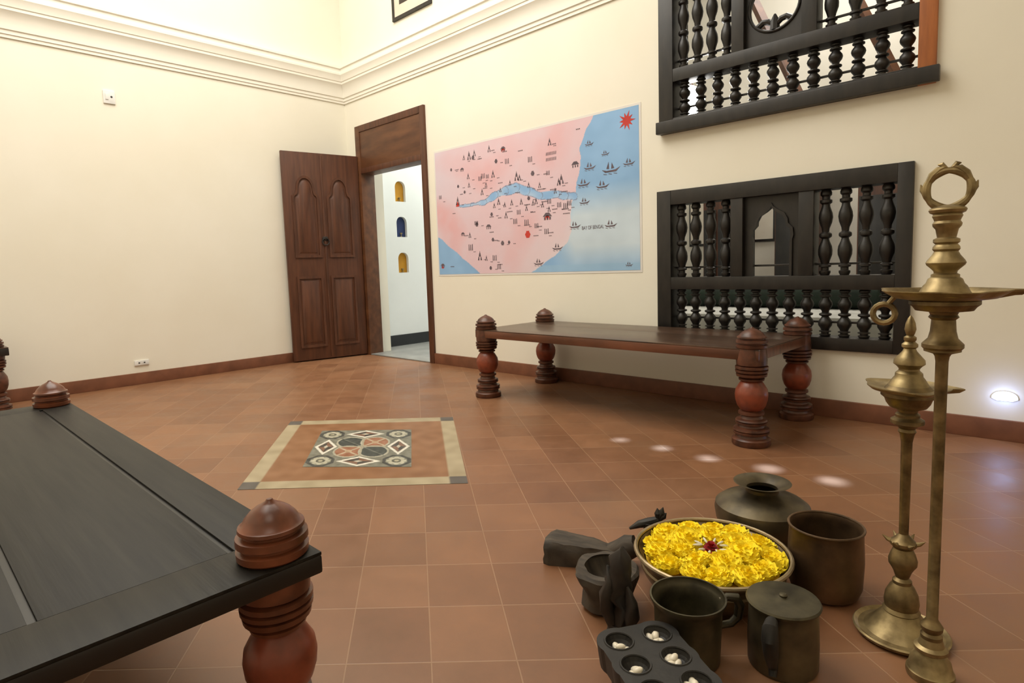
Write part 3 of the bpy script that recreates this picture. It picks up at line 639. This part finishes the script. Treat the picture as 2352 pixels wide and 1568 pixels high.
for r,a,sc in spots:
    rr=r+random.uniform(-.009,.007); aa=a+random.uniform(-.09,.09)
    o=msrc[k] if k<5 else msrc[k%5].copy()
    if k>=5: C.objects.link(o)
    o.location=(cb_.x+rr*math.cos(aa),cb_.y+rr*math.sin(aa),.09+(.005 if r<.1 else 0)+random.uniform(-.003,.006)); o.rotation_euler=(random.uniform(-.25,.25),random.uniform(-.25,.25),random.uniform(0,6)); o.scale=(sc*random.uniform(.9,1.12),)*3
    tag(o,'yellow marigold head floating in the wide bronze bowl','flower','yellow marigolds in the bowl'); k+=1
bm=NB()
rnd=random.Random(3)
for ring in range(4):
    n=[9,8,6,4][ring]; R=[.024,.02,.015,.009][ring]
    for i in range(n):
        a=2*PI*(i+rnd.random()*.5)/n; ca,sa=math.cos(a),math.sin(a); w=.008
        f=lambda r,o,z:bm.verts.new((r*ca-o*sa,r*sa+o*ca,z))
        A=f(.002,-w*.4,.004+ring*.004);B=f(.002,w*.4,.004+ring*.004);Cc=f(R*.8,w,.010+ring*.006);D=f(R*.8,-w,.010+ring*.006);E=f(R,0,.008+ring*.007)
        bm.faces.new((A,B,Cc,D));bm.faces.new((D,Cc,E))
o=obj('red_flower',bm,M_red,smooth=60,loc=(cb_.x,cb_.y,.11)); tag(o,'single red flower at the centre of the marigold bowl','flower')
bm=NB(); sphere(bm,(0,0,0),.013,10,6,(1,.26,.26)); psrc=obj('white_petal',bm,M_pet,smooth=60)
for i in range(10):
    a=2*PI*i/10+random.uniform(-.15,.15); o=psrc if i==0 else psrc.copy()
    if i: C.objects.link(o)
    r=.035; o.location=(cb_.x+r*math.cos(a),cb_.y+r*math.sin(a),.128); o.rotation_euler=(0,random.uniform(-.3,.1),a)
    tag(o,'slim white petal around the red flower in the bowl','petal','white petals around the red flower')
p=thing('water_pot','squat dark brass water pot with flared rim behind the flower bowl','pot',cf(.775,1.83))
bm=NB(); vessel(bm,[(0,0),(0,.07),(.01,.085),(.04,.118),(.08,.138),(.112,.143),(.13,.14),(.145,.12),(.155,.09),(.163,.062),(.172,.05),(.182,.05),(.192,.06),(.198,.078),(.201,.086)],.004,.01); obj('body',bm,M_bronze,p)
p=thing('cylinder_pot','open straight sided brown metal pot between the flower bowl and lamps','pot',cf(.824,1.54))
bm=NB(); vessel(bm,[(0,0),(0,.07),(.008,.082),(.03,.09),(.1,.093),(.165,.09),(.178,.09),(.186,.093)],.004,.012); obj('body',bm,M_copper,p)
bm=NB(); tube(bm,[(.091*math.cos(k*PI/16),.091*math.sin(k*PI/16),.186) for k in range(32)],.0035,8,True); obj('rim',bm,M_copper,p)
PXc,PYc=.378,1.285
p=thing('jug','open dark bronze jug with a side handle in front of the flower bowl','jug',cf(PXc,PYc),facing(PXc,PYc))
bm=NB(); vessel(bm,[(0,0),(0,.066),(.006,.07),(.05,.072),(.1,.074),(.13,.075),(.137,.08),(.145,.084),(.15,.084)],.004,.01); obj('body',bm,M_pitch,p)
bm=NB(); tube(bm,[(.072,.03,.13),(.086,.034,.138),(.106,.04,.135),(.114,.042,.118),(.11,.042,.09),(.095,.036,.075),(.068,.028,.07)],[.008,.009,.011,.011,.01,.009,.008],10); obj('handle',bm,M_pitch,p)
KX,KY=.582,1.258
p=thing('lidded_can','dark metal can with flat lid and curled handle at the front right','can',cf(KX,KY),facing(KX,KY))
bm=NB(); lathe(bm,[(0,0),(0,.07),(.006,.073),(.06,.074),(.11,.072),(.142,.071),(.144,0)],40); obj('body',bm,M_bronze,p)
bm=NB(); lathe(bm,[(.141,.0),(.141,.076),(.147,.078),(.151,.075),(.153,.05),(.154,.014),(.156,.008),(.160,.009),(.163,.006),(.164,0)],40); obj('lid',bm,M_pitch,p)
bm=NB(); tube(bm,[(-.02,-.07,.12),(-.022,-.088,.14),(-.024,-.11,.14),(-.024,-.122,.12),(-.022,-.118,.09),(-.02,-.1,.06),(-.018,-.085,.04),(-.018,-.095,.025)],[.009,.013,.016,.017,.015,.012,.01,.008],12); obj('handle',bm,M_iron,p)
# carved tray with round hollows and shells
h2=[(.284,1.2),(.305,1.128),(.322,1.052)]; rv=Vector((.019,-.074)); av=Vector((-.080,-.034))
o0=Vector(h2[0]); hol=[o0+rv*i+av*j for i in range(4) for j in range(2)]
cen=o0+rv*1.5+av*.5; ang=math.atan2(rv.y,rv.x)
ZB=.12
bd=thing('hollowed_tray','black carved tray of round hollows holding white shells, lower front','tray',cf(cen.x,cen.y),YAW+ang)
rl=rv.length; yo=av.length/2
loc=[Vector(((i-1.5)*rl,sy*yo)) for i in range(4) for sy in(-1,1)]
Rs=.0465; th=math.radians(66); te=math.radians(24)
ol=[]
def arc(cx,cy,a0,a1,n=10):
    for k in range(n+1):
        t=a0+(a1-a0)*k/n; q=(cx+Rs*math.cos(t),cy+Rs*math.sin(t))
        if not ol or math.hypot(q[0]-ol[-1][0],q[1]-ol[-1][1])>.001: ol.append(q)
xs_=[1.5*rl,.5*rl,-.5*rl,-1.5*rl]
arc(xs_[0],yo,-te,PI-th); arc(xs_[1],yo,th,PI-th); arc(xs_[2],yo,th,PI-th); arc(xs_[3],yo,th,PI+te)
arc(xs_[3],-yo,PI-te,2*PI-th); arc(xs_[2],-yo,PI+th,2*PI-th); arc(xs_[1],-yo,PI+th,2*PI-th); arc(xs_[0],-yo,PI+th,2*PI+te)
bm=NB(); prism(bm,ol,lambda a,b:(a*.97,b*.94,.07),lambda a,b:(a,b,ZB))
bo=obj('plate',bm,M_traym,bd,smooth=0)
cbm=NB()
for q in loc: sphere(cbm,(q.x,q.y,ZB+.003),.029,20,12,(1,1,.95))
boolcut(bo,cbm)
for q in loc:
    bm=NB(); tube(bm,[(q.x+.0295*math.cos(k*PI/12),q.y+.0295*math.sin(k*PI/12),ZB) for k in range(24)],.0025,6,True); obj('hollow_rim',bm,M_traym,bd)
for sx in(-1,1):
    for sy in (-1,1):
        bm=NB(); lathe(bm,[(0,.02),(.01,.024),(.05,.028),(.075,.03)],16); obj('foot',bm,M_traym,bd,loc=(sx*1.3*rl,sy*yo*.9,0))
bm=NB(); sphere(bm,(0,0,0),.0095,12,8,(1.25,.8,.7)); ssrc=obj('cowrie_shell',bm,M_shell,smooth=60); n=0
for h in hol[:6]:
    for k in range(5):
        a=k*2*PI/5+random.random(); r=.0115 if k else .0; o=ssrc if n==0 else ssrc.copy()
        if n: C.objects.link(o)
        c=cf(h.x+r*math.cos(a),h.y+r*math.sin(a),.105+(.006 if k==0 else 0)); o.location=c; o.rotation_euler=(random.uniform(-.3,.3),random.uniform(-.4,.4),random.uniform(0,6)); n+=1
        tag(o,'small white cowrie shell lying in a hollow of the black tray','shell','cowrie shells in the tray hollows')
# mortar, carved piece, wooden block, metal ornament
p=thing('mortar','rough grey wooden mortar left of the flower bowl','mortar',cf(.228,1.5))
bm=NB(); vessel(bm,[(0,0),(0,.05),(.01,.06),(.035,.058),(.06,.068),(.085,.08),(.102,.084),(.11,.078)],.02,.045); roughen(bm,.014,22,1); obj('body',bm,M_oldwood,p)
p=thing('carved_wood','rough dark carved wooden piece standing upright between mortar and hollowed tray','carving',cf(.238,1.355),facing(.25,1.36))
bm=NB(); lathe(bm,[(0,.0),(0,.04),(.014,.042),(.03,.038),(.05,.03),(.052,0)],28); roughen(bm,.01,30,2); obj('pedestal',bm,M_darkwood,p)
bm=NB(); tube(bm,[(0,0,.03),(-.004,0,.06),(.002,0,.09),(-.004,0,.12),(.0,0,.15),(.004,0,.18),(.002,0,.21),(.008,0,.228)],[.03,.031,.027,.033,.03,.027,.022,.008],20); roughen(bm,.018,38,3); obj('trunk',bm,M_darkwood,p,smooth=60)
bm=NB(); tube(bm,[(-.02,-.01,.05),(-.032,-.014,.085),(-.033,-.018,.125),(-.024,-.014,.16),(-.026,-.01,.19)],[.013,.016,.017,.014,.004],14); roughen(bm,.01,40,4); obj('side_lobe',bm,M_darkwood,p,smooth=60)
bm=NB(); tube(bm,[(.018,-.02,.05),(.028,-.026,.08),(.026,-.03,.115),(.018,-.026,.15)],[.015,.018,.016,.005],14); roughen(bm,.01,40,5); obj('side_lobe',bm,M_darkwood,p,smooth=60)
bx,by=.208,1.75
p=thing('wooden_block','low worn dark wooden block tapering to a round knob, leftmost of the vessel group','kitchen tool',cf(bx,by),YAW-.32)
bm=NB(); pr=[(-.125,.052,.062),(-.108,.06,.068),(-.06,.056,.064),(0,.048,.06),(.05,.04,.054),(.085,.03,.048)]
R0=[[bm.verts.new(q) for q in ((x,-w,0.0),(x,w,0.0),(x,w*.96,h*.7),(x,w*.8,h),(x,-w*.8,h),(x,-w*.96,h*.7))] for x,w,h in pr]
for A,B in zip(R0,R0[1:]):
    for k in range(6): bm.faces.new((A[k],A[(k+1)%6],B[(k+1)%6],B[k]))
bm.faces.new(R0[0]); bm.faces.new(R0[-1][::-1])
bmesh.ops.subdivide_edges(bm,edges=bm.edges[:],cuts=2,use_grid_fill=True); roughen(bm,.008,34,6); obj('block',bm,M_oldwood,p,smooth=50)
bm=NB(); tube(bm,[(.07,0,.035),(.1,0,.046),(.125,0,.058),(.145,0,.066)],[.024,.03,.036,.031],16); roughen(bm,.006,40,7); obj('knob',bm,M_oldwood,p)
p=thing('metal_ornament','small dark metal ornament with leaf shaped tips behind the flower bowl','ornament',cf(.412,1.815),facing(.41,1.8))
bm=NB(); lathe(bm,[(0,.04),(.008,.04),(.012,.025),(.04,.015),(.085,.018),(.09,0)],20); obj('stand',bm,M_iron,p)
bm=NB(); tube(bm,[(-.06,0,.062),(-.03,0,.078),(0,0,.086),(.03,0,.098)],[.004,.012,.015,.01],10); obj('bar',bm,M_iron,p)
for dx,dz in((.026,.04),(.044,.044),(.054,.026)):
    bm=NB(); tube(bm,[(.028,0,.094),(.028+(dx-.026)*.6,0,.094+dz*.6),(dx,0,.094+dz)],[.007,.011,.001],8); obj('leaf_tip',bm,M_iron,p)
# ------------------------------------------------------------------ hall behind the windows
bd=thing('day_bed','white bed with green bolster seen through the lower grille','bed',(3.9,1.15,0))
boxo('bed_frame',(-1.6,1.2,-.45,.45,.2,.34),M_win,bd); boxo('mattress',(-1.58,1.18,-.43,.43,.341,.5),M_sheet,bd,bev=.03)
for sx in(-1.55,1.15):
    for sy in(-.4,.4): boxo('leg',(sx-.04,sx+.04,sy-.04,sy+.04,0,.2),M_win,bd)
bm=NB(); lathe(bm,[(0,0),(0,.08),(.02,.1),(1.9,.1),(1.92,.08),(1.92,0)],20); 
o=obj('bolster',bm,M_green,loc=(4.8,1.45,.601),rot=(0,-PI/2,0)); tag(o,'dark green bolster lying on the white bed behind the lower grille','bolster')
for x,hw_,hh,lab in ((2.62,.18,1.62,'narrow dark wooden cabinet by the far wall, leftmost through the lower grille'),(3.5,.2,1.72,'dark wooden cabinet by the far wall behind the arched grille panel'),(4.42,.28,1.62,'dark wooden cabinet by the far wall, rightmost through the lower grille')):
    cbt=thing('cabinet',lab,'cabinet',(x,3.7,0))
    boxo('body',(-hw_,hw_,-.25,.28,0,hh),M_door,cbt)
    for s in(-1,1): boxo('door',(s*hw_/2-hw_/2+.015,s*hw_/2+hw_/2-.015,-.27,-.251,.1,hh-.1),M_win,cbt)
for x,z,lab in [(2.12,1.4,'pale framed picture on the far wall left of the cabinets, through the grille'),(2.985,1.42,'pale framed picture on the far wall between two cabinets, through the grille')]:
    q=thing('picture_frame',lab,'picture',(x,4.0,z-.3)); 
    boxo('frame',(-.13,.13,-.03,-.001,0,.6),M_win,q); boxo('print',(-.11,.11,-.034,-.029,.03,.57),M_print,q,bev=0)
for i,(x,lab) in enumerate([(2.4,'slanting brown roof strut seen through the upper grille at left'),(3.45,'slanting brown roof strut seen through the middle of the upper grille'),(4.3,'slanting brown roof strut seen through the right of the upper grille')]):
    st=thing('roof_strut',lab,'beam',(x,3.0,2.2))
    bm=NB(); tube(bm,[(-.35,0,1.7),(.35,0,.1)],.05,4); obj('strut',bm,M_lint,st,smooth=0)
    bm=NB(); tube(bm,[(.35,0,.14),(.35,.999,0)],.045,4); obj('bracket',bm,M_lint,st,smooth=0)
d=ray(1578,238); gp=CAM+d*((.6-CAM.y)/d.y)
g=thing('hanging_lamp','bright white globe lamp hanging behind the upper grille','lamp',(gp.x,gp.y,gp.z))
bm=NB(); sphere(bm,(0,0,0),.13,24,14); obj('globe',bm,M_bulbe,g)
bm=NB(); lathe(bm,[(.122,.03),(.15,.03),(.16,.008),(ZC-gp.z,.008)],16); obj('cord',bm,M_iron,g)
# ------------------------------------------------------------------ lights
def area(name,loc,size,e,col,rot=(0,0,0),sy=None):
    l=bpy.data.lights.new(name,'AREA'); l.energy=e; l.color=col; l.size=size
    if sy: l.shape='RECTANGLE'; l.size_y=sy
    o=bpy.data.objects.new(name,l); C.objects.link(o); o.location=loc; o.rotation_euler=rot; return o
area('ceiling_light',(2.3,-2.4,4.72),3.4,224,(1,.955,.87),sy=3.4)
area('second_light',(6.0,-4.2,4.7),1.5,20,(1,.93,.8))
area('passage_light',(.8,2.0,4.6),1.2,105,(.97,1,.98),sy=2)
area('hall_light',(4.2,2.6,4.7),1.4,84,(1,.97,.92))
def patch_spot(name,loc,tgt,e,ang,col,blend=.3):
    l=bpy.data.lights.new(name,'SPOT'); l.energy=e; l.spot_size=math.radians(ang); l.spot_blend=blend; l.color=col; l.shadow_soft_size=.03
    o=bpy.data.objects.new(name,l); C.objects.link(o); o.location=loc
    o.rotation_euler=(Vector(tgt)-Vector(loc)).to_track_quat('-Z','Y').to_euler(); return o
for (u,v),an_ in zip([(1425,1010),(1520,1029),(1626,1052),(1765,1076),(1912,1105)],(1.1,1.2,1.35,1.6,1.6)):
    q=floor_pt(u,v); patch_spot('patch_spot',(q.x,q.y-.2,4.5),q,5200,an_,(.36,.6,1),.85)  # added unseen spots, standing in for light falling through the grille onto the floor
l=bpy.data.lights.new('foot_glow','POINT'); l.energy=.35; l.color=(.4,.52,1); l.shadow_soft_size=.02
o=bpy.data.objects.new('foot_glow',l); C.objects.link(o); o.location=(FL.x,-.07,FL.z)
w=bpy.data.worlds.new('world'); scene.world=w; w.use_nodes=True; w.node_tree.nodes['Background'].inputs[0].default_value=(.9,.87,.8,1); w.node_tree.nodes['Background'].inputs[1].default_value=.1
